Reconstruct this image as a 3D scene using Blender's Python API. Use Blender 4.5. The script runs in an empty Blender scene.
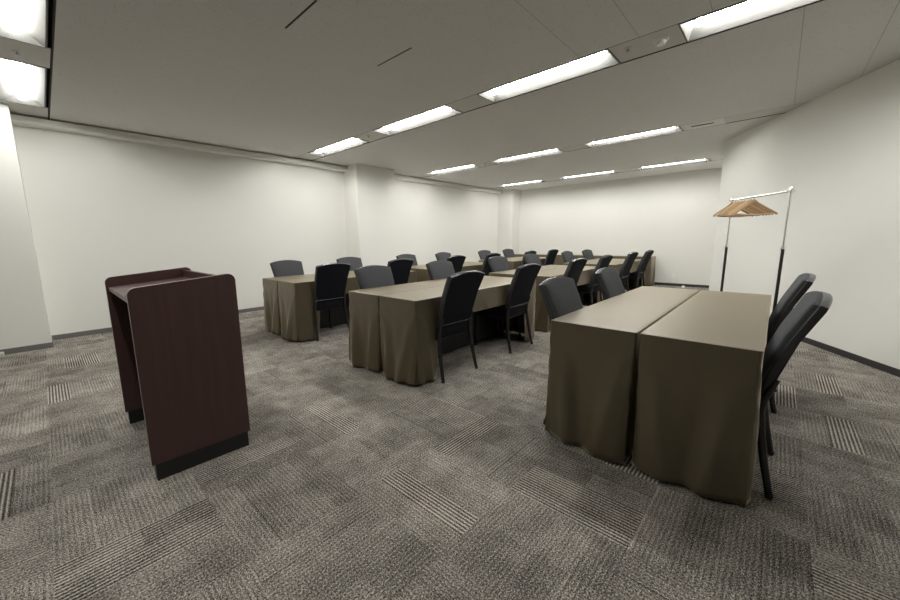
import bpy, bmesh, math, random
from mathutils import Vector, Matrix
random.seed(7)
PI = math.pi
sc = bpy.context.scene
C = sc.collection
H = 2.611          # ceiling height

# ------------------------------------------------------------------ materials
def new_mat(name):
    m = bpy.data.materials.new(name); m.use_nodes = True
    nt = m.node_tree; b = nt.nodes['Principled BSDF']
    return m, nt, b
def nd(nt, t, **kw):
    n = nt.nodes.new(t)
    for k, v in kw.items(): setattr(n, k, v)
    return n
def math_n(nt, op, a, b=None, c=None):
    n = nd(nt, 'ShaderNodeMath', operation=op)
    for i, v in enumerate((a, b, c)):
        if v is None: continue
        if isinstance(v, (int, float)): n.inputs[i].default_value = v
        else: nt.links.new(v, n.inputs[i])
    return n.outputs[0]
def mixc(nt, f, a, b, mode='MIX'):
    n = nd(nt, 'ShaderNodeMix', data_type='RGBA', blend_type=mode)
    for s, v in ((n.inputs[0], f), (n.inputs[6], a), (n.inputs[7], b)):
        if isinstance(v, (int, float)): s.default_value = v
        elif isinstance(v, tuple): s.default_value = (*v, 1)
        else: nt.links.new(v, s)
    return n.outputs[2]
def noise(nt, vec, scale, detail=3, rough=.5):
    n = nd(nt, 'ShaderNodeTexNoise'); n.inputs['Scale'].default_value = scale
    n.inputs['Detail'].default_value = detail; n.inputs['Roughness'].default_value = rough
    if vec is not None: nt.links.new(vec, n.inputs['Vector'])
    return n.outputs['Fac']
def bump(nt, b, h, strength, dist=.01):
    n = nd(nt, 'ShaderNodeBump'); n.inputs['Strength'].default_value = strength
    n.inputs['Distance'].default_value = dist
    nt.links.new(h, n.inputs['Height']); nt.links.new(n.outputs[0], b.inputs['Normal'])
def objco(nt): return nd(nt, 'ShaderNodeTexCoord').outputs['Object']
def mapping(nt, vec, scale=(1, 1, 1), rot=(0, 0, 0)):
    n = nd(nt, 'ShaderNodeMapping'); n.inputs['Scale'].default_value = scale; n.inputs['Rotation'].default_value = rot
    nt.links.new(vec, n.inputs['Vector']); return n.outputs[0]

def simple(name, col, rough=.5, metal=0, var=.0, vscale=20, bmp=0, bscale=200, spec=.5, sheen=0, coat=0):
    m, nt, b = new_mat(name)
    b.inputs['Roughness'].default_value = rough; b.inputs['Metallic'].default_value = metal
    b.inputs['Specular IOR Level'].default_value = spec
    b.inputs['Sheen Weight'].default_value = sheen; b.inputs['Coat Weight'].default_value = coat
    co = objco(nt)
    n = noise(nt, co, vscale)
    d = tuple(c * (1 - var) for c in col); l = tuple(min(1, c * (1 + var)) for c in col)
    nt.links.new(mixc(nt, n, d, l), b.inputs['Base Color'])
    if bmp: bump(nt, b, noise(nt, co, bscale, 2), bmp, .002)
    return m

M = {}
M['wall'] = simple('wall_paint', (.80, .795, .758), .8, var=.012, vscale=1.2, bmp=.25, bscale=120)
M['cornice'] = simple('cornice_paint', (.74, .735, .69), .55, var=.01)
M['base_grey'] = simple('grey_baseboard_vinyl', (.16, .155, .15), .5, var=.04)
M['base_black'] = simple('dark_baseboard_vinyl', (.035, .033, .032), .5, var=.05)
M['trough'] = simple('ceiling_gap_shade_black', (.035, .035, .035), .8)
M['panel'] = simple('painted_ceiling_panel', (.58, .57, .53), .5, var=.01)
M['fixture'] = simple('white_enamel', (.84, .835, .80), .35, var=.005)
M['reflector'] = simple('grey_reflector', (.13, .129, .122), .5, var=.005)
M['chrome'] = simple('chrome', (.90, .90, .89), .25, metal=1)
M['black_metal'] = simple('black_lacquered_tube', (.012, .012, .013), .38, var=.05)
M['leg_metal'] = simple('dark_grey_tube', (.055, .055, .058), .25, metal=.6, var=.05)
M['back_fabric'] = simple('black_back_fabric', (.0085, .010, .014), .8, var=.2, vscale=70, bmp=.3, bscale=500, spec=.15)
M['vinyl'] = simple('edge_vinyl', (.045, .046, .048), .26, var=.15, vscale=8, bmp=.2, bscale=350)
M['fabric'] = simple('charcoal_fabric', (.062, .065, .071), .85, var=.12, vscale=60, bmp=.5, bscale=500, spec=.25)
M['rubber'] = simple('rubber', (.015, .015, .015), .7)
M['white_plastic'] = simple('white_plastic', (.88, .87, .84), .4)
M['grey_plastic'] = simple('grey_plastic', (.35, .35, .34), .45)
M['plinth'] = simple('black_plinth_laminate', (.010, .011, .011), .5, var=.1)
M['table_top'] = simple('grey_laminate_tabletop', (.30, .28, .25), .5, var=.05)
M['edge'] = simple('highlight_edge_strip', (.24, .20, .185), .35, var=.1)  # pale tone paints a highlight along the lectern edges

# ceiling board with fine pits and thin joints
m, nt, b = new_mat('acoustic_ceiling_board'); co = objco(nt)
v = nd(nt, 'ShaderNodeTexVoronoi'); v.inputs['Scale'].default_value = 55; nt.links.new(co, v.inputs['Vector'])
pit = math_n(nt, 'LESS_THAN', v.outputs['Distance'], .16)
pit = math_n(nt, 'MULTIPLY', pit, math_n(nt, 'GREATER_THAN', noise(nt, co, 23, 2), .53))
n1 = noise(nt, co, 3, 3)
n2 = noise(nt, co, 110, 3, .7)
base = mixc(nt, n1, (.72, .71, .685), (.76, .75, .725))
base = mixc(nt, math_n(nt, 'MULTIPLY', n2, .6), base, (.52, .51, .49))
sep = nd(nt, 'ShaderNodeSeparateXYZ'); nt.links.new(co, sep.inputs[0])
def joint(nt, c, period, off, w):
    f = math_n(nt, 'FRACT', math_n(nt, 'DIVIDE', math_n(nt, 'ADD', c, off + 100 * period), period))
    return math_n(nt, 'LESS_THAN', f, w / period)
jy = joint(nt, sep.outputs['Y'], .43, .397, .005)
jx = joint(nt, sep.outputs['X'], 1.80, .28, .004)
near_j = math_n(nt, 'MAXIMUM', math_n(nt, 'LESS_THAN', sep.outputs['Y'], .1), math_n(nt, 'MULTIPLY', math_n(nt, 'LESS_THAN', sep.outputs['X'], 3.3), math_n(nt, 'LESS_THAN', sep.outputs['Y'], 1.4)))
jy = math_n(nt, 'MULTIPLY', jy, math_n(nt, 'MULTIPLY_ADD', near_j, .34, .07))      # open joints near the entrance side
jn = math_n(nt, 'MAXIMUM', jy, math_n(nt, 'MULTIPLY', jx, .10))
base = mixc(nt, math_n(nt, 'MULTIPLY', pit, .85), base, (.20, .195, .18))
base = mixc(nt, jn, base, (.08, .075, .07))
nt.links.new(base, b.inputs['Base Color']); b.inputs['Roughness'].default_value = .9
bump(nt, b, n2, .35, .002)
M['ceiling'] = m

# carpet: half-metre tiles laid quarter-turn, ribbed and speckled blocks
m, nt, b = new_mat('carpet_tiles'); co = objco(nt)
sep = nd(nt, 'ShaderNodeSeparateXYZ'); nt.links.new(co, sep.inputs[0]); X_, Y_ = sep.outputs['X'], sep.outputs['Y']
X_ = math_n(nt, 'ADD', X_, 50.12); Y_ = math_n(nt, 'ADD', Y_, 50.20)
tx = math_n(nt, 'FLOOR', math_n(nt, 'DIVIDE', X_, .5)); ty = math_n(nt, 'FLOOR', math_n(nt, 'DIVIDE', Y_, .5))
par = math_n(nt, 'MODULO', math_n(nt, 'ADD', tx, ty), 2)
par = math_n(nt, 'GREATER_THAN', par, .5)
def sel(a, b_):   # par ? b : a
    return math_n(nt, 'ADD', math_n(nt, 'MULTIPLY', math_n(nt, 'SUBTRACT', b_, a), par), a)
U = sel(X_, Y_); V = sel(Y_, X_)          # U across the ribs, V along them
def comb(x, y, z=0):
    n = nd(nt, 'ShaderNodeCombineXYZ')
    for i, q in enumerate((x, y, z)):
        if isinstance(q, (int, float)): n.inputs[i].default_value = q
        else: nt.links.new(q, n.inputs[i])
    return n.outputs[0]
def cells(su, sv, z):
    cu = math_n(nt, 'FLOOR', math_n(nt, 'DIVIDE', U, su)); cv = math_n(nt, 'FLOOR', math_n(nt, 'DIVIDE', V, sv))
    w = nd(nt, 'ShaderNodeTexWhiteNoise', noise_dimensions='3D')
    nt.links.new(comb(cu, cv, math_n(nt, 'ADD', par, z)), w.inputs['Vector']); return w.outputs['Value']
c1 = cells(.125, .5, 1.3); c2 = cells(.25, .25, 5.7); c3 = cells(.5, .5, 9.1); c4 = cells(.125, .25, 3.9); c5 = cells(.25, .5, 31.7)
# coarse along-rib streaks + yarn speckle
streak = noise(nt, comb(math_n(nt, 'MULTIPLY', U, 60), math_n(nt, 'MULTIPLY', V, 9), par), 1, 4, .65)
yarn = noise(nt, comb(math_n(nt, 'MULTIPLY', U, 260), math_n(nt, 'MULTIPLY', V, 120), par), 1, 2, .7)
speck = noise(nt, co, 170, 3, .8)
rib = math_n(nt, 'MULTIPLY_ADD', math_n(nt, 'SINE', math_n(nt, 'MULTIPLY', U, 2 * PI / .0175)), .5, .5)
ribon = math_n(nt, 'MULTIPLY', math_n(nt, 'GREATER_THAN', c5, .45), math_n(nt, 'GREATER_THAN', c1, .62))
ribamt = math_n(nt, 'MULTIPLY_ADD', ribon, .52, .16)
blot = noise(nt, co, 5.5, 3, .6)
def madd(a, k, c):
    return math_n(nt, 'MULTIPLY_ADD', a, k, c)
def cen(a, k):    # (a-.5)*k
    return madd(a, k, -.5 * k)
t = math_n(nt, 'ADD', .44, cen(c2, .10))
t = math_n(nt, 'ADD', t, cen(c1, -.04)); t = math_n(nt, 'ADD', t, cen(c3, .10)); t = math_n(nt, 'ADD', t, cen(c4, .10))
t = math_n(nt, 'ADD', t, cen(streak, .35)); t = math_n(nt, 'ADD', t, cen(yarn, 2.0)); t = math_n(nt, 'ADD', t, cen(speck, 2.2))
t = math_n(nt, 'ADD', t, cen(blot, .5))
t = math_n(nt, 'ADD', t, math_n(nt, 'MULTIPLY', math_n(nt, 'SUBTRACT', rib, .5), ribamt))
# block edge lines
def edge(c, per, w):
    f = math_n(nt, 'FRACT', math_n(nt, 'DIVIDE', c, per)); return math_n(nt, 'LESS_THAN', f, w / per)
le = math_n(nt, 'MULTIPLY', edge(U, .125, .006), math_n(nt, 'GREATER_THAN', cells(.125, 1.0, 17.), .80))
t = math_n(nt, 'SUBTRACT', t, math_n(nt, 'MULTIPLY', le, .16))
le2 = math_n(nt, 'MULTIPLY', edge(math_n(nt, 'ADD', U, .008), .125, .006), math_n(nt, 'GREATER_THAN', cells(.125, .5, 23.), .82))
t = math_n(nt, 'ADD', t, math_n(nt, 'MULTIPLY', le2, .12))
r = nd(nt, 'ShaderNodeValToRGB'); nt.links.new(t, r.inputs[0])
cr = r.color_ramp; cr.elements[0].position = .05; cr.elements[0].color = (.036, .032, .028, 1)
cr.elements[1].position = .95; cr.elements[1].color = (.74, .685, .61, 1)
e = cr.elements.new(.45); e.color = (.215, .197, .175, 1)
nt.links.new(r.outputs[0], b.inputs['Base Color']); b.inputs['Roughness'].default_value = .95
b.inputs['Specular IOR Level'].default_value = .1
bump(nt, b, t, .5, .004)
M['carpet'] = m

# brown polyester cloth, fine weave
m, nt, b = new_mat('brown_polyester_cloth'); co = objco(nt)
nn = noise(nt, co, 4, 4)
nt.links.new(mixc(nt, nn, (.053, .0415, .0215), (.064, .0505, .0265)), b.inputs['Base Color'])
b.inputs['Roughness'].default_value = .42; b.inputs['Specular IOR Level'].default_value = .9; b.inputs['Specular Tint'].default_value = (1, .90, .72, 1)
b.inputs['Coat Weight'].default_value = .5; b.inputs['Coat IOR'].default_value = 1.9; b.inputs['Coat Roughness'].default_value = .40
b.inputs['Coat Tint'].default_value = (1, .93, .78, 1)
b.inputs['Sheen Weight'].default_value = .8; b.inputs['Sheen Roughness'].default_value = .24
b.inputs['Sheen Tint'].default_value = (1, .87, .62, 1)
M['cloth'] = m

# mahogany laminate
m, nt, b = new_mat('mahogany_laminate'); co = objco(nt)
g = noise(nt, mapping(nt, co, (30, 30, 1.6)), 1, 5, .6)
g2 = noise(nt, mapping(nt, co, (160, 160, 5)), 1, 2, .6)
g = math_n(nt, 'MULTIPLY_ADD', g2, .35, math_n(nt, 'MULTIPLY', g, .65))
nt.links.new(mixc(nt, g, (.046, .023, .022), (.105, .056, .052)), b.inputs['Base Color'])
b.inputs['Roughness'].default_value = .38; b.inputs['Specular IOR Level'].default_value = .4
M['mahogany'] = m

# hanger wood
m, nt, b = new_mat('lacquered_beech'); co = objco(nt)
g = noise(nt, mapping(nt, co, (12, 90, 90)), 1, 4, .6)
oi = nd(nt, 'ShaderNodeObjectInfo')
nt.links.new(mixc(nt, math_n(nt, 'MULTIPLY_ADD', oi.outputs['Random'], .85, math_n(nt, 'MULTIPLY', g, .25)), (.22, .125, .055), (.78, .56, .32)), b.inputs['Base Color'])
b.inputs['Roughness'].default_value = .35
M['beech'] = m

def lamp_mat(name, col, s):
    m, nt, b = new_mat(name)
    b.inputs['Base Color'].default_value = (.9, .9, .9, 1)
    b.inputs['Emission Color'].default_value = (*col, 1); b.inputs['Emission Strength'].default_value = s
    # a touch of unevenness along the lamp
    n = noise(nt, objco(nt), 3, 1)
    nt.links.new(math_n(nt, 'MULTIPLY_ADD', n, .02 * s, s * .99), b.inputs['Emission Strength'])
    return m
M['lamp'] = lamp_mat('fluorescent_lamp', (1.0, .99, .945), 15.5)
M['lamp_dim'] = lamp_mat('dimmed_fluorescent_lamp', (1.0, .99, .945), 11.5)

# ------------------------------------------------------------------ mesh helpers
def obj(name, bm, mat, parent=None, smooth=False, bevel=0, subsurf=0, angle=40):
    me = bpy.data.meshes.new(name); bmesh.ops.recalc_face_normals(bm, faces=bm.faces[:])
    bm.to_mesh(me); bm.free()
    o = bpy.data.objects.new(name, me); C.objects.link(o)
    for mm in (mat if isinstance(mat, (list, tuple)) else [mat]): me.materials.append(mm)
    if parent is not None: o.parent = parent
    if smooth:
        for p in me.polygons: p.use_smooth = True
        me.set_sharp_from_angle(angle=math.radians(angle))
    if bevel:
        md = o.modifiers.new('bevel', 'BEVEL'); md.width = bevel; md.segments = 2; md.limit_method = 'ANGLE'; md.angle_limit = math.radians(35)
    if subsurf:
        md = o.modifiers.new('sub', 'SUBSURF'); md.levels = subsurf; md.render_levels = subsurf
    return o
def box(bm, x0, x1, y0, y1, z0, z1, mi=0):
    vs = [bm.verts.new(p) for p in ((x0,y0,z0),(x1,y0,z0),(x1,y1,z0),(x0,y1,z0),(x0,y0,z1),(x1,y0,z1),(x1,y1,z1),(x0,y1,z1))]
    for f in ((0,3,2,1),(4,5,6,7),(0,1,5,4),(1,2,6,5),(2,3,7,6),(3,0,4,7)):
        fc = bm.faces.new([vs[i] for i in f]); fc.material_index = mi
def prism(bm, poly, z0, z1):
    a = [bm.verts.new((x, y, z0)) for x, y in poly]; b_ = [bm.verts.new((x, y, z1)) for x, y in poly]
    bm.faces.new(a[::-1]); bm.faces.new(b_)
    n = len(poly)
    for i in range(n): bm.faces.new((a[i], a[(i+1) % n], b_[(i+1) % n], b_[i]))
def tube(bm, pts, r, n=12, caps=True):
    pts = [Vector(p) for p in pts]; rings = []
    rs = r if isinstance(r, (list, tuple)) else [r] * len(pts)
    up = Vector((0, 0, 1)); prev = None
    for i, p in enumerate(pts):
        t = (pts[min(i+1, len(pts)-1)] - pts[max(i-1, 0)]).normalized()
        if prev is None:
            a = Vector((1, 0, 0)) if abs(t.z) > .8 else up
            u = t.cross(a).normalized()
        else:
            u = (prev - t * prev.dot(t)).normalized()
        prev = u; w = t.cross(u)
        rings.append([bm.verts.new(p + (u * math.cos(2*PI*k/n) + w * math.sin(2*PI*k/n)) * rs[i]) for k in range(n)])
    for a, b_ in zip(rings, rings[1:]):
        for k in range(n): bm.faces.new((a[k], a[(k+1) % n], b_[(k+1) % n], b_[k]))
    if caps: bm.faces.new(rings[0][::-1]); bm.faces.new(rings[-1])
def lathe(bm, prof, cx=0, cy=0, cz=0, n=24, axis='Z'):
    rings = []
    for r, z in prof:
        ring = []
        for k in range(n):
            a = 2*PI*k/n; c, s = math.cos(a)*max(r, 1e-5), math.sin(a)*max(r, 1e-5)
            p = {'Z': (cx+c, cy+s, cz+z), 'X': (cx+z, cy+c, cz+s), 'Y': (cx+c, cy+z, cz+s)}[axis]
            ring.append(bm.verts.new(p))
        rings.append(ring)
    for a, b_ in zip(rings, rings[1:]):
        for k in range(n): bm.faces.new((a[k], a[(k+1) % n], b_[(k+1) % n], b_[k]))
    bm.faces.new(rings[0]); bm.faces.new(rings[-1])
def empty(name, loc=(0,0,0), rz=0):
    o = bpy.data.objects.new(name, None); C.objects.link(o); o.location = loc; o.rotation_euler = (0,0,rz)
    o.empty_display_size = .1
    return o
def tag(o, label=None, cat=None, group=None, kind=None):
    if label: o['label'] = label
    if cat: o['category'] = cat
    if group: o['group'] = group
    if kind: o['kind'] = kind
    return o
kids = {}
def children(o): return kids.get(o.name) or [c for c in bpy.data.objects if c.parent == o]
def copy_tree(o, parent=None):
    c = o.copy(); C.objects.link(c)
    if parent is not None:
        c.parent = parent
    for ch in children(o): copy_tree(ch, c)
    return c
def struct(name, bm, mat, label=None, **kw):
    o = obj(name, bm, mat, **kw); tag(o, label, None, None, 'structure'); return o

# ------------------------------------------------------------------ room shell
WY = 6.40; BX = 10.30; CX_, CY_ = 7.53, .769; SL = .568
DX, DY = .6, CY_ - (CX_ - .6) * SL          # far end of the oblique wall, outside the view
XL = -4.6
fp = [(XL-.1, DY-.1), (DX+.1, DY-.1), (CX_+.1, CY_-.1), (BX+.12, CY_-.1), (BX+.12, WY+.12), (XL-.1, WY+.12)]
bm = bmesh.new(); prism(bm, fp, -.08, 0); struct('floor', bm, M['carpet'], 'grey patterned carpet tiles laid quarter-turn')

bm = bmesh.new(); box(bm, XL-.1, BX+.1, WY, WY+.1, 0, H); struct('wall_left', bm, M['wall'])
bm = bmesh.new(); box(bm, BX, BX+.1, CY_-.1, WY, 0, H); struct('wall_back', bm, M['wall'])
nl = math.hypot(1, SL); nx, ny = SL/nl, -1/nl     # outward normal of the oblique wall
bm = bmesh.new(); prism(bm, [(CX_, CY_), (DX, DY), (DX+nx*.1, DY+ny*.1), (CX_+.12, CY_-.08), (BX, CY_-.08), (BX, CY_)], 0, H)
struct('wall_right', bm, M['wall'], 'off-white wall running obliquely along the right side')
bm = bmesh.new(); box(bm, XL, DX, DY-.1, DY, 0, H); struct('wall_near', bm, M['wall'])
bm = bmesh.new(); box(bm, XL-.1, XL, DY-.1, WY, 0, H); struct('wall_front', bm, M['wall'])

# square columns
bm = bmesh.new(); box(bm, -.95, -.065, 5.95, WY, 0, H); struct('wall_column', bm, M['wall'], 'near white column at the left edge')
bm = bmesh.new(); box(bm, 4.30, 5.265, 5.967, WY, 0, H); struct('wall_column', bm, M['wall'], 'white square column halfway along the left wall')
bm = bmesh.new(); box(bm, 9.86, BX, 5.90, WY, 0, H); struct('wall_column', bm, M['wall'], 'white square column in the far left corner')

# baseboards
BH = .06
bm = bmesh.new()
box(bm, -.065, 4.30, WY-.008, WY, 0, BH); box(bm, 5.265, 9.86, WY-.008, WY, 0, BH)
struct('baseboard_left', bm, M['base_grey'])
bm = bmesh.new(); box(bm, -.95, -.057, 5.942, 5.95, 0, BH); box(bm, -.065, -.057, 5.95, WY-.008, 0, BH); struct('baseboard_column', bm, M['base_grey'])
bm = bmesh.new(); box(bm, 4.292, 5.273, 5.959, 5.967, 0, BH); box(bm, 4.292, 4.30, 5.967, WY-.008, 0, BH); box(bm, 5.265, 5.273, 5.967, WY-.008, 0, BH)
struct('baseboard_column', bm, M['base_grey'])
bm = bmesh.new(); box(bm, 9.852, 9.86, 5.892, WY-.008, 0, BH); box(bm, 9.86, BX, 5.892, 5.90, 0, BH); struct('baseboard_column', bm, M['base_grey'])
bm = bmesh.new(); box(bm, BX-.008, BX, CY_, 5.892, 0, BH); struct('baseboard_back', bm, M['base_black'])
bm = bmesh.new()
prism(bm, [(CX_, CY_), (DX, DY), (DX-nx*.008, DY-ny*.008), (CX_-nx*.008, CY_-ny*.008)], 0, BH); struct('baseboard_right', bm, M['base_black'])

# cornice ledge under the ceiling of the left wall (stops at the columns)
def cornice(x0, x1):
    bm = bmesh.new()
    prof = [(WY, H-.100), (WY-.130, H-.100), (WY-.144, H-.093), (WY-.150, H-.080), (WY-.150, H-.050), (WY-.142, H-.046), (WY-.142, H-.022), (WY-.138, H-.016), (WY-.13, H-.012), (WY, H-.012)]
    a = [bm.verts.new((x0, y, z)) for y, z in prof]; b_ = [bm.verts.new((x1, y, z)) for y, z in prof]
    bm.faces.new(a); bm.faces.new(b_[::-1])
    for i in range(len(prof)): j = (i+1) % len(prof); bm.faces.new((a[i], a[j], b_[j], b_[i]))
    return bm
struct('trim_1', cornice(-.065, 4.30), M['cornice'], 'pale ledge under the ceiling left of the middle column')
struct('trim_2', cornice(5.265, 9.86), M['cornice'], 'pale ledge under the ceiling beyond the middle column')

# ceiling: boards between four sunken lighting channels
rows = [(.045, .197), (3.392, .182), (6.20, .172), (9.10, .175)]     # centre x, half width
bm = bmesh.new(); xs = [XL-.1]
for c, h in rows: xs += [c-h, c+h]
xs.append(BX+.1)
slots = [(1.337, 2.185, 2.606), (2.130, 2.179, 2.595)]
for i in range(0, len(xs), 2):
    x0, x1 = xs[i], xs[i+1]
    if i == 2:       # the board between the first two channels carries two short open slots
        w = .008; cuts = [(x0, slots[0][0]-w), (slots[0][0]+w, slots[1][0]-w), (slots[1][0]+w, x1)]
        for a, b_ in cuts: box(bm, a, b_, DY-.1, WY+.1, H, H+.06)
        for sx, y0, y1 in slots:
            box(bm, sx-w, sx+w, DY-.1, y0, H, H+.06); box(bm, sx-w, sx+w, y1, WY+.1, H, H+.06)
    else: box(bm, x0, x1, DY-.1, WY+.1, H, H+.06)
struct('ceiling', bm, M['ceiling'], 'grey acoustic board ceiling with long sunken light channels')
bm = bmesh.new(); box(bm, XL-.1, BX+.1, DY-.1, WY+.1, H+.12, H+.16)
struct('ceiling_void', bm, M['trough'], 'dark space above the ceiling boards')

bm = bmesh.new()
for sx, y0, y1 in slots: box(bm, sx-.008, sx+.008, y0, y1, H+.003, H+.05)  # dark fill paints the shade inside the open slots
struct('ceiling_slot_shade', bm, M['trough'], 'dark fill for the shade in two short ceiling slots')
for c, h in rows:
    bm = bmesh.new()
    for x0, x1 in ((c-h, c-h+.011), (c+h-.011, c+h)): box(bm, x0, x1, DY-.1, WY+.1, H+.0015, H+.10)  # dark strips paint the shadow gaps beside the panels
    struct('ceiling_gap_shade', bm, M['trough'])
SEG = [(4.544, 5.825), (2.80, 4.098), (1.12, 2.373), (-.62, .661)]
tags_lit = [[0, 1, 2], [0, 1, 2, 3], [0, 1, 2], [0, 1, 2]]  # first row's third lamp is added out of view to brighten the foreground
# blank panels of each channel
k = 3
for (c, h), lit in zip(rows, tags_lit):
    ys = sorted([SEG[i] for i in lit]); gaps = []; y = DY
    for a, b_ in ys: gaps.append((y, a)); y = b_
    gaps.append((y, WY))
    bm = bmesh.new()
    for a, b_ in gaps:
        box(bm, c-h+.015, c+h-.015, a+.002, b_-.002, H+.004, H+.009)
    struct('trim_%d' % k, bm, M['panel'], bevel=.002); k += 1

def make_light():
    root = empty('ceiling_light')
    L = 1.281; hw = .152; ow = .162; zi = .066; iw = .050
    bm = bmesh.new()   # reflector trough with flared sides and ends, lip, and outer box
    def ring(hx, hy, z): return [bm.verts.new(p) for p in ((-hx,-hy,z),(hx,-hy,z),(hx,hy,z),(-hx,hy,z))]
    a = ring(ow, L/2, .0); a2 = ring(ow, L/2, .080); r0 = ring(hw, L/2-.012, 0); r1 = ring(iw, L/2-.060, zi)
    for A_, B_ in ((a, r0), (r0, r1), (a, a2)):
        for i in range(4): j = (i+1) % 4; bm.faces.new((A_[i], A_[j], B_[j], B_[i]))
    bm.faces.new(r1); bm.faces.new(a2)
    obj('reflector', bm, M['reflector'], root)
    bm = bmesh.new(); n = 10; ends = []
    for y in (-(L/2-.085), L/2-.085):
        ends.append([bm.verts.new((.042*math.cos(PI*k/n), y, zi-.002-.046*math.sin(PI*k/n))) for k in range(n+1)])
    for k_ in range(n): bm.faces.new((ends[0][k_], ends[0][k_+1], ends[1][k_+1], ends[1][k_]))
    bm.faces.new(ends[0][::-1]); bm.faces.new(ends[1])
    bm.faces.new((ends[0][0], ends[0][n], ends[1][n], ends[1][0]))
    obj('lamp', bm, M['lamp'], root, smooth=True)
    return root
light0 = make_light(); kids[light0.name] = [c for c in bpy.data.objects if c.parent == light0]
row_txt = ['at top left', 'in the nearest long row', 'in the second long row', 'in the farthest row']
pos_txt = ['closest to the left wall', 'second from the left wall', 'third from the left wall', 'farthest right, cut by the frame']
first = True
for ri, ((c, h), lit) in sorted(enumerate(zip(rows, tags_lit)), key=lambda q: q[0] == 0):
    for si in lit:
        o = light0 if first else copy_tree(light0); first = False
        y0, y1 = SEG[si]
        o.location = (c, (y0+y1)/2, H); o.scale = (1, (y1-y0)/1.281, 1)
        p = pos_txt[si]
        if ri >= 2 and si == 2: p = 'rightmost of the row'
        if ri == 0: p = ['ending beside the left column', 'cut off by the top of the frame', 'added unseen to brighten the left foreground'][si]
        if ri in (0, 3):      # these rows are turned down to hold nearby wall brightness
            for ch in [c_ for c_ in bpy.data.objects if c_.parent == o and c_.name.startswith('lamp')]:
                ch.data = ch.data.copy(); ch.data.materials[0] = M['lamp_dim']
        tag(o, 'recessed fluorescent light %s, %s' % (row_txt[ri], p), 'ceiling light', 'recessed ceiling lights')

# small ceiling devices
bm = bmesh.new(); lathe(bm, [(0, 0), (.05, 0), (.052, -.006), (.048, -.012), (.036, -.014), (.034, -.028), (.026, -.036), (0, -.038)], n=28)
for q in range(8):
    a = q*PI/4; box(bm, .030*math.cos(a)-.003, .030*math.cos(a)+.003, .030*math.sin(a)-.003, .030*math.sin(a)+.003, -.036, -.014)
o = obj('smoke_detector', bm, M['white_plastic'], smooth=True); o.location = (3.375, .791, H+.004)
tag(o, 'round white smoke detector on the channel panel beside the nearest lamp', 'smoke detector')
def sprinkler(loc, label, r=.03):
    root = empty('sprinkler_head', loc)
    bm = bmesh.new(); lathe(bm, [(0, .02), (r*.6, .02), (r*.6, 0), (r, 0), (r, -.003), (r*.6, -.006), (0, -.006)], n=20); obj('escutcheon', bm, M['panel'], root, smooth=True)
    bm = bmesh.new(); lathe(bm, [(0, -.006), (.007, -.006), (.006, -.018), (.014, -.02), (.014, -.023), (0, -.023)], n=14); obj('nozzle', bm, M['grey_plastic'], root, smooth=True)
    tag(root, label, 'sprinkler', 'ceiling sprinkler heads')
sprinkler((3.340, 1.006, H+.0045), 'small flush sprinkler head next to the smoke detector')
sprinkler((3.341, 4.315, H+.0045), 'small sprinkler head between the two leftmost lamps of the long channel')
sprinkler((6.121, 4.289, H+.0045), 'small sprinkler head between lamps of the second channel')
sprinkler((.052, 4.32, H+.0045), 'small sprinkler head between the two lamps at the top left corner')
root = empty('ceiling_vent', (6.20, .89, H+.004))
bm = bmesh.new(); box(bm, -.155, .155, -.225, .225, -.004, 0); obj('vent_panel', bm, M['cornice'], root, bevel=.001)
bm = bmesh.new()
for q in range(3): box(bm, -.03+q*.02, -.02+q*.02, -.12, .12, -.0055, -.0035)
obj('vent_slots', bm, M['trough'], root)
tag(root, 'pale slotted vent panel right of the second channel\'s rightmost lamp', 'vent')

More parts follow.
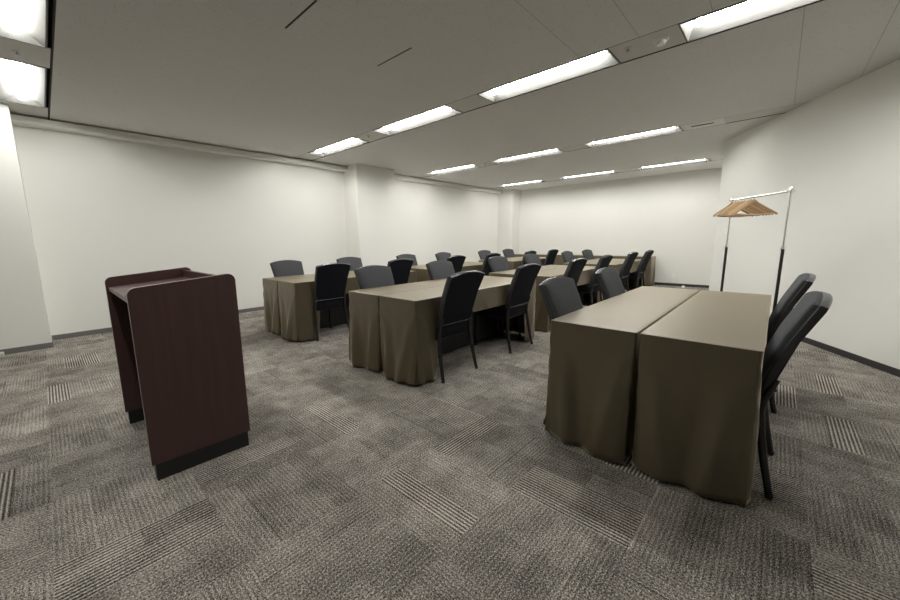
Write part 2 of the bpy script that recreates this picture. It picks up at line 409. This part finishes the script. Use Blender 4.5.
# ------------------------------------------------------------------ tables and cloths
TZ = .70
def cover_mesh(L, W, seed, sag=0.0, closed=False):
    """cloth box for a table L x W centred at origin; open (short) side is -Y unless closed"""
    rnd = random.Random(seed)
    hx, hy = L/2, W/2
    NC = 8; NXs = max(24, int(L/.03)); NYs = max(12, int(W/.03))
    # side list: start corner -> samples
    ph = [rnd.uniform(0, 6.28) for _ in range(12)]
    def peri(r, out):
        pts = []
        def side(p0, p1, n, nrm):
            for i in range(n): 
                f = i/n; pts.append((p0[0]+(p1[0]-p0[0])*f, p0[1]+(p1[1]-p0[1])*f, nrm[0], nrm[1]))
        def corner(cx, cy, a0):
            for i in range(NC):
                a = a0 + (PI/2)*i/NC; pts.append((cx+r*math.cos(a), cy+r*math.sin(a), math.cos(a), math.sin(a)))
        X0, Y0 = hx, hy
        side((-X0+r, -Y0), (X0-r, -Y0), NXs, (0,-1)); corner(X0-r, -Y0+r, -PI/2)
        side((X0, -Y0+r), (X0, Y0-r), NYs, (1,0)); corner(X0-r, Y0-r, 0)
        side((X0-r, Y0), (-X0+r, Y0), NXs, (0,1)); corner(-X0+r, Y0-r, PI/2)
        side((-X0, Y0-r), (-X0, -Y0+r), NYs, (-1,0)); corner(-X0+r, -Y0+r, PI)
        return pts
    base = peri(.012, 0); N = len(base)
    def sm(a, b_, x): t = min(1, max(0, (x-a)/(b_-a))); return t*t*(3-2*t)
    idx0 = NXs
    hem = []
    slit = [.21 + rnd.uniform(-.03, .03), .21 + rnd.uniform(-.03, .03)]
    for i, (x, y, nx_, ny_) in enumerate(base):
        z = .012
        if not closed and i < NXs:       # the chair side
            d0 = x + hx; d1 = hx - x
            z = .012 + (.50 - .012) * sm(slit[0]-.03, slit[0]+.03, d0) * sm(slit[1]-.03, slit[1]+.03, d1)
        hem.append(z)
    bm = bmesh.new(); rows_ = []
    R = 22
    for j in range(R+1):
        t = j/R
        r = .012 + .062 * t**1.3
        P = peri(r, 0); ring = []
        for i in range(N):
            x, y, nx_, ny_ = P[i]; z = TZ - t*(TZ-hem[i]); drop = (TZ - z)/TZ
            s = (x*1.0 if abs(ny_) > .7 else y)
            # soft folds growing downwards
            side_id = int((math.atan2(ny_, nx_)+2*PI) / (PI/2) + .5) % 4
            p = ph[side_id]
            amp = .016 * sm(.08, 1, drop)
            d = amp*(math.sin(s*11+p+drop*.8) + .7*math.sin(s*23+p*2.1-drop*1.5) + .35*math.sin(s*47+p*3.3))
            d += (.036 if abs(nx_) > .7 else (.022 if ny_ < -.7 and not closed else .008))*drop**1.3
            # gathered folds hanging from each corner
            cdx = hx - abs(x); cdy = hy - abs(y); cd = max(cdx, cdy) if min(cdx, cdy) < .02 else 0
            cd = math.hypot(max(0, cdx), max(0, cdy))
            d += .028*math.exp(-((cd-.05-.10*drop)/.035)**2)*sm(.1, .8, drop)
            d -= .018*math.exp(-((cd-.12-.14*drop)/.04)**2)*sm(.1, .9, drop)
            # slanting tension creases near the top corners
            d += .0035*math.sin((cd*2.2 - drop*1.2)*26 + p)*math.exp(-cd/.16)*sm(0, .15, drop)*(1-sm(.25, .7, drop))
            if j == 0: d = 0; 
            if side_id == 1 and d > 0 and not closed: d *= .2      # backs onto the partner table
            if side_id == 1 and not closed: d = min(d, .002)
            zz = z + (.006*math.sin(s*9+p*1.7) + .006 if (t == 1 and z < .05) else 0)
            if j == 1: zz = TZ - .006
            ring.append(bm.verts.new((x+nx_*d, y+ny_*d, zz)))
        rows_.append(ring)
    # top: shallow inset ring then a fill
    inset = [bm.verts.new((x*(1-.004/hx) - nx_*.004, y - ny_*.004, TZ+.0012)) for x, y, nx_, ny_ in base]
    for i in range(N):
        q = (i+1) % N; bm.faces.new((inset[i], inset[q], rows_[0][q], rows_[0][i]))
    inset2 = [bm.verts.new((v_.co.x*(1-.02/hx), v_.co.y*(1-.02/hy), TZ+.0013)) for v_ in inset]
    for i in range(N):
        q = (i+1) % N; bm.faces.new((inset2[i], inset2[q], inset[q], inset[i]))
    bm.faces.new(inset2)
    for a, b_ in zip(rows_, rows_[1:]):
        for i in range(N): q = (i+1) % N; bm.faces.new((a[i], a[q], b_[q], b_[i]))
    return bm

def make_table(L, W):
    root = empty('folding_table')
    bm = bmesh.new(); box(bm, -L/2+.006, L/2-.006, -W/2+.006, W/2-.006, TZ-.030, TZ-.001); obj('tabletop', bm, M['table_top'], root, bevel=.003)
    for sx in (-1, 1):
        for sy in (-1, 1):
            bm = bmesh.new(); tube(bm, [(sx*(L/2-.14), sy*(W/2-.10), TZ-.03), (sx*(L/2-.14), sy*(W/2-.10), .02)], .014, 10)
            lathe(bm, [(0, 0), (.018, 0), (.018, .02), (0, .02)], sx*(L/2-.14), sy*(W/2-.10), 0, 10)
            obj('leg', bm, M['black_metal'], root, smooth=True)
        bm = bmesh.new(); tube(bm, [(sx*(L/2-.14), -(W/2-.10), .12), (sx*(L/2-.14), (W/2-.10), .12)], .010, 8); obj('stretcher', bm, M['black_metal'], root, smooth=True)
    bm = bmesh.new(); box(bm, -L/2+.16, L/2-.16, W/2-.075, W/2-.06, .03, TZ-.03); obj('modesty_panel', bm, M['black_metal'], root)
    return root
table0 = None
TW = .4345
def island(x0, L, ylo, yhi, where, seed, rnd_dx=0):
    """two long tables pushed back to back, chairs on both outer sides"""
    global table0
    W = (yhi-ylo)/2
    for side in (0, 1):
        yc = ylo + W/2 if side == 0 else yhi - W/2
        rz = 0 if side == 0 else PI
        txt = 'right-hand' if side == 0 else 'left-hand'
        if table0 is None:
            t = table0 = make_table(1.93, .434); kids[t.name] = [c for c in bpy.data.objects if c.parent == t]
        else: t = copy_tree(table0)
        t.location = (x0+L/2, yc, 0); t.rotation_euler = (0, 0, rz); t.scale = (L/1.966, 1, 1)
        tag(t, 'folding table under brown cloth, %s one of the %s' % (txt, where), 'table', 'folding tables standing back to back')
        bm = cover_mesh(L-.006, W-(.013 if where.startswith('right') else .004), seed*2+side)
        c = obj('tablecloth', bm, M['cloth'], smooth=True, angle=60)
        c.location = (x0+L/2, yc, 0); c.rotation_euler = (0, 0, rz)
        md = c.modifiers.new('thick', 'SOLIDIFY'); md.thickness = .0018; md.offset = -1
        tag(c, 'brown floor-length cloth over the %s table of the %s' % (txt, where), 'tablecloth', 'brown cloths over the long tables')

# ------------------------------------------------------------------ chairs
def back_outline(n=12, grow=0.0, h=1.0):
    """(x, s) outline of the backrest; s runs up the back"""
    wt, wb, hs, crown = .221+grow, .190+grow, .466, .030
    pts = [(-wb+.012, 0-grow), (wb-.012, 0-grow), (wb, .012)]
    pts += [(wb + (wt-wb)*f, .012+(hs-.024)*f) for f in (.33, .66, 1)]
    pts.append((wt-.002, hs+grow*.8))
    for i in range(1, n):
        f = i/n; x = (wt-.002)*(1-2*f); pts.append((x, hs+grow + crown*(1-(2*f-1)**2)))
    pts.append((-wt+.002, hs+grow*.8))
    pts += [(-(wb + (wt-wb)*f), .012+(hs-.024)*f) for f in (1, .66, .33)]
    pts.append((-wb, .012))
    return pts
LEAN = math.radians(18.3)
def back_pos(x, s, d):
    """local chair position: s up the back, d towards the front; the back curves gently"""
    y0, z0 = -.190, .430
    f = s/.45; bend = .018*math.sin(PI*min(1, max(0, f)))        # slight lumbar hollow
    hollow = -.010*(1-(x/.21)**2)*min(1, max(0, f))               # curved across
    return Vector((x, y0 - s*math.sin(LEAN) + d*math.cos(LEAN) + bend + hollow, z0 + s*math.cos(LEAN) + d*math.sin(LEAN)))
def slab(bm, outline, d0, d1, puff=0):
    cx = 0; cs = .24; rings = []
    levels = [(1.0, d0), (1.0, d1 - .012), (.985, d1 - .004), (.955, d1), (.80, d1 + puff*.5), (.5, d1 + puff*.9), (.2, d1 + puff)] if puff else [(.98, d0), (1.0, d0+.006), (1.0, d1-.006), (.98, d1)]
    for k_, d in levels:
        rings.append([bm.verts.new(back_pos(x*k_, cs+(s-cs)*k_, d)) for x, s in outline])
    for k_, (a, b_) in enumerate(zip(rings, rings[1:])):
        for i in range(len(a)):
            j = (i+1) % len(a); fc = bm.faces.new((a[i], a[j], b_[j], b_[i]))
            if not puff: fc.material_index = 1
    bm.faces.new(rings[0][::-1]); bm.faces.new(rings[-1])
def make_chair():
    root = empty('banquet_chair')
    bm = bmesh.new(); slab(bm, back_outline(), .028, .052, .010); obj('back_cushion', bm, M['fabric'], root, smooth=True, angle=50)
    bm = bmesh.new(); slab(bm, back_outline(grow=.004), 0, .032); obj('back_shell', bm, [M['back_fabric'], M['vinyl']], root, smooth=True, angle=35)
    # seat
    bm = bmesh.new(); rings = []
    def srr(w0, w1, y0, y1, r, z):
        pts = []
        for (cx, cy, a0) in ((w1-r, y1-r, 0), (-(w1-r), y1-r, PI/2), (-(w0-r), y0+r, PI), (w0-r, y0+r, 1.5*PI)):
            for i in range(5):
                a = a0 + PI/2*i/4; pts.append(bm.verts.new((cx+r*math.cos(a), cy+r*math.sin(a), z)))
        return pts
    for g, z in ((-.012, .345), (0, .355), (.002, .42), (0, .455), (-.010, .468), (-.035, .476), (-.09, .480)):
        rings.append(srr(.205+g, .225+g, -.185-g, .215+g, .05, z))
    for a, b_ in zip(rings, rings[1:]):
        for i in range(len(a)):
            j = (i+1) % len(a); fc = bm.faces.new((a[i], a[j], b_[j], b_[i])); fc.material_index = int(b_[0].co.z < .46)
    bm.faces.new(rings[0][::-1]).material_index = 1; bm.faces.new(rings[-1])
    obj('seat', bm, [M['fabric'], M['back_fabric']], root, smooth=True, angle=50)
    for sx in (-1, 1):
        # rear leg: from the back frame down, bowed and splayed to the rear
        bm = bmesh.new()
        tube(bm, [(sx*.192, -.222, .54), (sx*.196, -.190, .45), (sx*.203, -.182, .38), (sx*.210, -.192, .29), (sx*.219, -.216, .15), (sx*.228, -.246, .012)], [.011, .0145, .0155, .0155, .015, .0135], 12)
        l = obj('leg', bm, M['leg_metal'], root, smooth=True)
        bm = bmesh.new(); lathe(bm, [(0, 0), (.014, 0), (.0155, .006), (.0145, .022), (0, .022)], sx*.229, -.247, 0, 12); obj('foot_cap', bm, M['rubber'], l, smooth=True)
        bm = bmesh.new()
        tube(bm, [(sx*.205, .165, .40), (sx*.208, .185, .30), (sx*.213, .198, .15), (sx*.216, .205, .012)], .0125, 12)
        l = obj('leg', bm, M['leg_metal'], root, smooth=True)
        bm = bmesh.new(); lathe(bm, [(0, 0), (.014, 0), (.0155, .006), (.0145, .022), (0, .022)], sx*.2165, .206, 0, 12); obj('foot_cap', bm, M['rubber'], l, smooth=True)
    bm = bmesh.new()
    for sx in (-1, 1): tube(bm, [(sx*.205, -.185, .352), (sx*.206, .17, .350)], .010, 8)
    tube(bm, [(-.206, -.17, .35), (.206, -.17, .35)], .009, 8); tube(bm, [(-.206, .15, .35), (.206, .15, .35)], .009, 8)
    obj('seat_frame', bm, M['leg_metal'], root, smooth=True)
    bm = bmesh.new()
    tube(bm, [(-.190, -.205, .470), (-.1, -.203, .466), (0, -.200, .464), (.1, -.203, .466), (.190, -.205, .470)], .008, 10)
    obj('back_rail', bm, M['leg_metal'], root, smooth=True)
    return root
chair0 = make_chair()
kids[chair0.name] = [c for c in bpy.data.objects if c.parent == chair0]
for c in kids[chair0.name]: kids[c.name] = [d for d in bpy.data.objects if d.parent == c]
chair_used = False
def place_chair(x, y, facing, label, jitter=0):
    """y = position of the rear feet; facing = +1 looks towards +Y"""
    global chair_used
    o = copy_tree(chair0) if chair_used else chair0; chair_used = True
    rz = (0 if facing > 0 else PI) + jitter
    o.location = (x, y + (.247 if facing > 0 else -.247), 0); o.rotation_euler = (0, 0, rz)
    tag(o, label, 'chair', 'banquet chairs at the long tables')

mid = (1.977, 2.883); left = (3.930, 4.829); right = (-.005, .912)
sets = [
 ('right', 0, 1.951, 1.963, right, 'right front pair', 'right front tables'),
 ('middle', 0, 1.922, 1.95, mid, 'middle front pair', 'middle front tables'),
 ('left', 0, 1.914, 1.95, left, 'left front pair', 'left front tables'),
 ('middle', 1, 4.225, 1.93, mid, 'second middle pair', 'second middle tables'),
 ('left', 1, 4.185, 1.95, left, 'second left pair', 'second left tables'),
 ('middle', 2, 6.67, 1.95, mid, 'third middle pair', 'third middle tables'),
 ('left', 2, 6.67, 1.95, left, 'third left pair', 'third left tables'),
]
rj = random.Random(3)
for i, (col, row, x0, L, (ya, yb), where, short) in enumerate(sets):
    island(x0, L, ya, yb, where, 11+i)
    for side in (0, 1):
        for k_ in (0, 1):
            x = x0 + ((.435, 1.495) if side == 0 else (.40, 1.43))[k_] + rj.uniform(-.01, .01)
            if col == 'right': x += (-.045 if k_ == 0 else -.01) if side == 0 else (-.045 if k_ == 0 else -.12)
            j = rj.uniform(-.02, .02)
            look = 'seen from behind' if side == 0 else 'facing us'
            if col == 'right' and side == 0: look = 'seen edge-on'
            near = 'nearer' if k_ == 0 else 'farther'
            lab = 'black banquet chair %s, %s one right of the %s' if side == 0 else 'charcoal banquet chair %s, %s one left of the %s' % (look, near, short)
            if side == 0: place_chair(x, ya-(.073 if col == 'right' else .092)+rj.uniform(-.008, .008), 1, lab, j)
            else: place_chair(x, yb+.055+rj.uniform(-.008, .008), -1, lab, j)

# tables along the back wall
for q, (ya, yb) in enumerate(((2.13, 4.00), (4.01, 5.80))):
    L = yb-ya
    t = copy_tree(table0); t.location = (10.015, (ya+yb)/2, 0); t.rotation_euler = (0, 0, PI/2); t.scale = (L/1.966, 1, 1)
    side = ('right-hand', 'left-hand')[q]
    tag(t, 'folding table set against the back wall, %s of the two' % side, 'table', 'tables along the back wall')
    c = obj('tablecloth', cover_mesh(L-.006, .43, 90+q, closed=True), M['cloth'], smooth=True, angle=60)
    c.location = (10.015, (ya+yb)/2, 0); c.rotation_euler = (0, 0, PI/2)
    md = c.modifiers.new('thick', 'SOLIDIFY'); md.thickness = .0018; md.offset = -1
    tag(c, 'brown cloth over the %s table against the back wall' % side, 'tablecloth', 'brown cloths along the back wall')

# ------------------------------------------------------------------ lectern
lec = empty('lectern', (.4655, 2.55, 0))
tag(lec, 'dark mahogany open-backed lectern with black plinths standing on the carpet', 'lectern')
LX0, LX1 = .235-.4655, .698-.4655
def lec_panel(y0, y1):
    bm = bmesh.new(); z0 = .086; zl, zr = .966, 1.000; r = .036
    pts = [(LX0, z0), (LX1, z0)]
    for (cx, cz, a0) in ((LX1-r, zr-r, 0), (LX0+r, zl-r, PI/2)):
        for i in range(9):
            a = a0 + PI/2*i/8; pts.append((cx+r*math.cos(a), cz+r*math.sin(a)))
    a = [bm.verts.new((x, y0, z)) for x, z in pts]; b_ = [bm.verts.new((x, y1, z)) for x, z in pts]
    f0 = bm.faces.new(a); f1 = bm.faces.new(b_[::-1])
    for i in range(len(pts)):
        j = (i+1) % len(pts); f = bm.faces.new((a[i], b_[i], b_[j], a[j])); f.material_index = 1
    return bm
for y0, y1 in ((2.115-2.55, 2.143-2.55), (2.957-2.55, 2.985-2.55)):
    p = obj('side_panel', lec_panel(y0, y1), [M['mahogany'], M['edge']], lec, bevel=.0015)
    bm = bmesh.new(); box(bm, LX0+.014, LX1-.014, y0+.001, y1+(.02 if y0 < 0 else 0)-(0 if y0 < 0 else 0), 0, .086)
    tag(obj('plinth', bm, M['plinth'], p), 'black plinth')
IY0, IY1 = 2.143-2.55, 2.957-2.55
bm = bmesh.new()    # sloping reading surface
x0, x1, z0, z1 = LX0+.012, LX1-.055, .905, .936
vs = [bm.verts.new(p) for p in ((x0,IY0,z0-.022),(x1,IY0,z1-.022),(x1,IY1,z1-.022),(x0,IY1,z0-.022),(x0,IY0,z0),(x1,IY0,z1),(x1,IY1,z1),(x0,IY1,z0))]
for f in ((0,3,2,1),(4,5,6,7),(0,1,5,4),(1,2,6,5),(2,3,7,6)): bm.faces.new([vs[i] for i in f])
f = bm.faces.new([vs[i] for i in (3,0,4,7)]); f.material_index = 1
obj('reading_surface', bm, [M['mahogany'], M['edge']], lec)
bm = bmesh.new(); box(bm, LX1-.055, LX1-.035, IY0, IY1, .10, .984); obj('front_panel', bm, M['mahogany'], lec, bevel=.002)
bm = bmesh.new(); box(bm, LX0+.10, LX1-.055, IY0, IY1, .66, .68); obj('shelf', bm, M['mahogany'], lec, bevel=.002)

# ------------------------------------------------------------------ garment rack and hangers
RP = Vector((4.300, -.027, 0)); LP = Vector((4.928, .395, 0)); RZ = 1.520
dr = (LP-RP).normalized(); pr = Vector((-dr.y, dr.x, 0)); RL = (LP-RP).length
ang = math.atan2(dr.y, dr.x)
rack = empty('garment_rack', tuple((RP+LP)/2), ang)
tag(rack, 'chrome and black garment rack with wooden hangers standing by the right wall', 'garment rack')
for sx in (-1, 1):
    x = sx*RL/2
    bm = bmesh.new(); tube(bm, [(x, 0, .09), (x, 0, 1.06)], .0115, 14); pl = obj('upright', bm, M['black_metal'], rack, smooth=True)
    bm = bmesh.new(); tube(bm, [(x, 0, 1.05), (x, 0, RZ+.012)], .008, 14); obj('chrome_post', bm, M['chrome'], pl, smooth=True)
    bm = bmesh.new(); lathe(bm, [(0, 1.045), (.0145, 1.045), (.015, 1.055), (.013, 1.075), (0, 1.075)], x, 0, 0, 16); obj('collar', bm, M['chrome'], pl, smooth=True)
    bm = bmesh.new(); lathe(bm, [(0, RZ-.018), (.016, RZ-.018), (.017, RZ), (.016, RZ+.02), (.010, RZ+.032), (0, RZ+.036)], x, 0, 0, 16); tube(bm, [(x, -.028, RZ), (x, .028, RZ)], .007, 10)
    obj('top_fitting', bm, M['chrome'], pl, smooth=True)
    bm = bmesh.new(); tube(bm, [(x, -.13, .075), (x, -.11, .085), (x, .11, .085), (x, .13, .075)], .014, 12); ft = obj('base_foot', bm, M['black_metal'], rack, smooth=True)
    for sy in (-1, 1):
        bm = bmesh.new(); lathe(bm, [(0, -.011), (.022, -.011), (.025, -.006), (.025, .006), (.022, .011), (0, .011)], x, sy*.115, .026, 16, axis='X'); tube(bm, [(x, sy*.115, .026), (x, sy*.115, .075)], .006, 8)
        obj('caster', bm, M['rubber'], ft, smooth=True)
bm = bmesh.new(); tube(bm, [(-RL/2, 0, RZ), (RL/2, 0, RZ)], .010, 14); obj('top_rail', bm, M['chrome'], rack, smooth=True)
bm = bmesh.new(); tube(bm, [(-RL/2, 0, .16), (RL/2, 0, .16)], .010, 12); obj('lower_rail', bm, M['black_metal'], rack, smooth=True)

def make_hanger():
    """hanger in the local XZ plane; the rail passes through the origin along Y"""
    root = empty('clothes_hanger')
    bm = bmesh.new(); n = 22; top = []; secs = []
    for i in range(n+1):
        f = -1+2*i/n; a = abs(f); x = .215*f
        zc = -.044 - .112*(a**1.1) + .010*math.exp(-(a/.12)**2)
        hh = .0125 - .002*a + .004*math.exp(-(a/.25)**2)
        yo = .030*a**1.6 - .008           # shoulders sweep forward
        th = .0065 + .002*a
        sec = []
        for q in range(8):
            an = 2*PI*q/8+PI/8; sec.append(bm.verts.new((x, yo+th*math.cos(an)*1.1, zc+hh*math.sin(an)*1.05)))
        secs.append(sec)
    for a, b_ in zip(secs, secs[1:]):
        for q in range(8): bm.faces.new((a[q], a[(q+1) % 8], b_[(q+1) % 8], b_[q]))
    bm.faces.new(secs[0][::-1]); bm.faces.new(secs[-1])
    obj('shoulder_bar', bm, M['beech'], root, smooth=True)
    bm = bmesh.new(); tube(bm, [(-.185, .016, -.156), (-.1, .004, -.162), (0, 0, -.163), (.1, .004, -.162), (.185, .016, -.156)], .0065, 10); obj('trouser_bar', bm, M['beech'], root, smooth=True)
    bm = bmesh.new(); pts = []
    for i in range(13):
        a = math.radians(-60 + 245*i/12); pts.append((.0165*math.cos(a), 0, .0165*math.sin(a)-.002))
    pts = [(0, 0, -.050), (0, 0, -.033)] + [(.004, 0, -.026)] + pts
    tube(bm, pts, .0016, 8); obj('hook', bm, M['chrome'], root, smooth=True)
    return root
h0 = make_hanger(); kids[h0.name] = [c for c in bpy.data.objects if c.parent == h0]
hp = [.02, .068, .115, .162, .208, .253, .297, .340]
for q, d in enumerate(hp):
    o = h0 if q == 0 else copy_tree(h0)
    p = LP - dr*d; o.location = (p.x, p.y, RZ+.0)
    o.rotation_euler = (0, 0, math.radians(140) + rj.uniform(-.05, .05))
    w = ['farthest from the camera, next to the far post', 'second from the far post', 'third from the far post', 'fourth from the far post', 'fourth from the near end of the bunch', 'third from the near end of the bunch', 'second from the near end of the bunch', 'nearest the camera'][q]
    tag(o, 'wooden clothes hanger on the rack, %s' % w, 'hanger', 'wooden hangers on the rack')

# ------------------------------------------------------------------ small things
root = empty('wall_outlet', (BX, 1.733, .238))
bm = bmesh.new(); box(bm, -.014, 0, -.048, .048, -.07, .07); obj('cover_plate', bm, M['white_plastic'], root, bevel=.003)
bm = bmesh.new()
for zz in (-.03, .03):
    for yy in (-.008, .008): box(bm, -.0155, -.0135, yy-.003, yy+.003, zz-.010, zz+.010)
obj('socket_slots', bm, M['grey_plastic'], root)
tag(root, 'white power outlet low on the back wall', 'outlet')
bm = bmesh.new(); lathe(bm, [(0, 0), (.032, 0), (.034, .006), (.028, .03), (.018, .042), (0, .045)], n=20)
o = obj('door_stop', bm, M['white_plastic'], smooth=True); o.location = (10.06, 1.50, 0)
tag(o, 'small round pale knob on the carpet below the wall outlet', 'floor fitting')
bm = bmesh.new(); box(bm, -.66, -.425, 5.80, 5.86, 0, .055)
o = obj('pale_floor_box', bm, M['panel'], bevel=.01)  # pale object of unknown use, built as a low box
tag(o, 'small white box on the floor at the left edge, before the column', 'box')

# ------------------------------------------------------------------ world, camera
w = bpy.data.worlds.new('world'); sc.world = w; w.use_nodes = True
w.node_tree.nodes['Background'].inputs[0].default_value = (.8, .85, 1, 1); w.node_tree.nodes['Background'].inputs[1].default_value = 0.0

yaw, pitch, roll = .7637, .1612, -.0138
cy, sy = math.cos(yaw), math.sin(yaw); cp, sp = math.cos(pitch), math.sin(pitch)
f = Vector((cy*cp, sy*cp, -sp)); rt = Vector((sy, -cy, 0)); up = rt.cross(f)
R_ = rt*math.cos(roll) + up*math.sin(roll); U_ = -rt*math.sin(roll) + up*math.cos(roll)
cam = bpy.data.cameras.new('camera'); co_ = bpy.data.objects.new('camera', cam); C.objects.link(co_)
mtx = Matrix(((R_.x, U_.x, -f.x, 0), (R_.y, U_.y, -f.y, 0), (R_.z, U_.z, -f.z, 1.1647), (0, 0, 0, 1)))
co_.matrix_world = mtx
cam.sensor_width = 36; cam.sensor_fit = 'HORIZONTAL'; cam.lens = 363.865/900*36
cam.shift_x = (450-428.32)/900; cam.shift_y = (298.99-300)/900
cam.clip_start = .05; cam.clip_end = 60
sc.camera = co_

sc.view_settings.view_transform = 'Standard'; sc.view_settings.look = 'None'; sc.view_settings.gamma = 1
sc.view_settings.exposure = 2.32; sc.view_settings.use_curve_mapping = False
sc.cycles.use_denoising = True; sc.cycles.denoiser = 'OPENIMAGEDENOISE'; sc.cycles.denoising_prefilter = 'NONE'; sc.cycles.max_bounces = 10; sc.cycles.diffuse_bounces = 7
sc.cycles.use_light_tree = True; sc.cycles.sample_clamp_indirect = 8
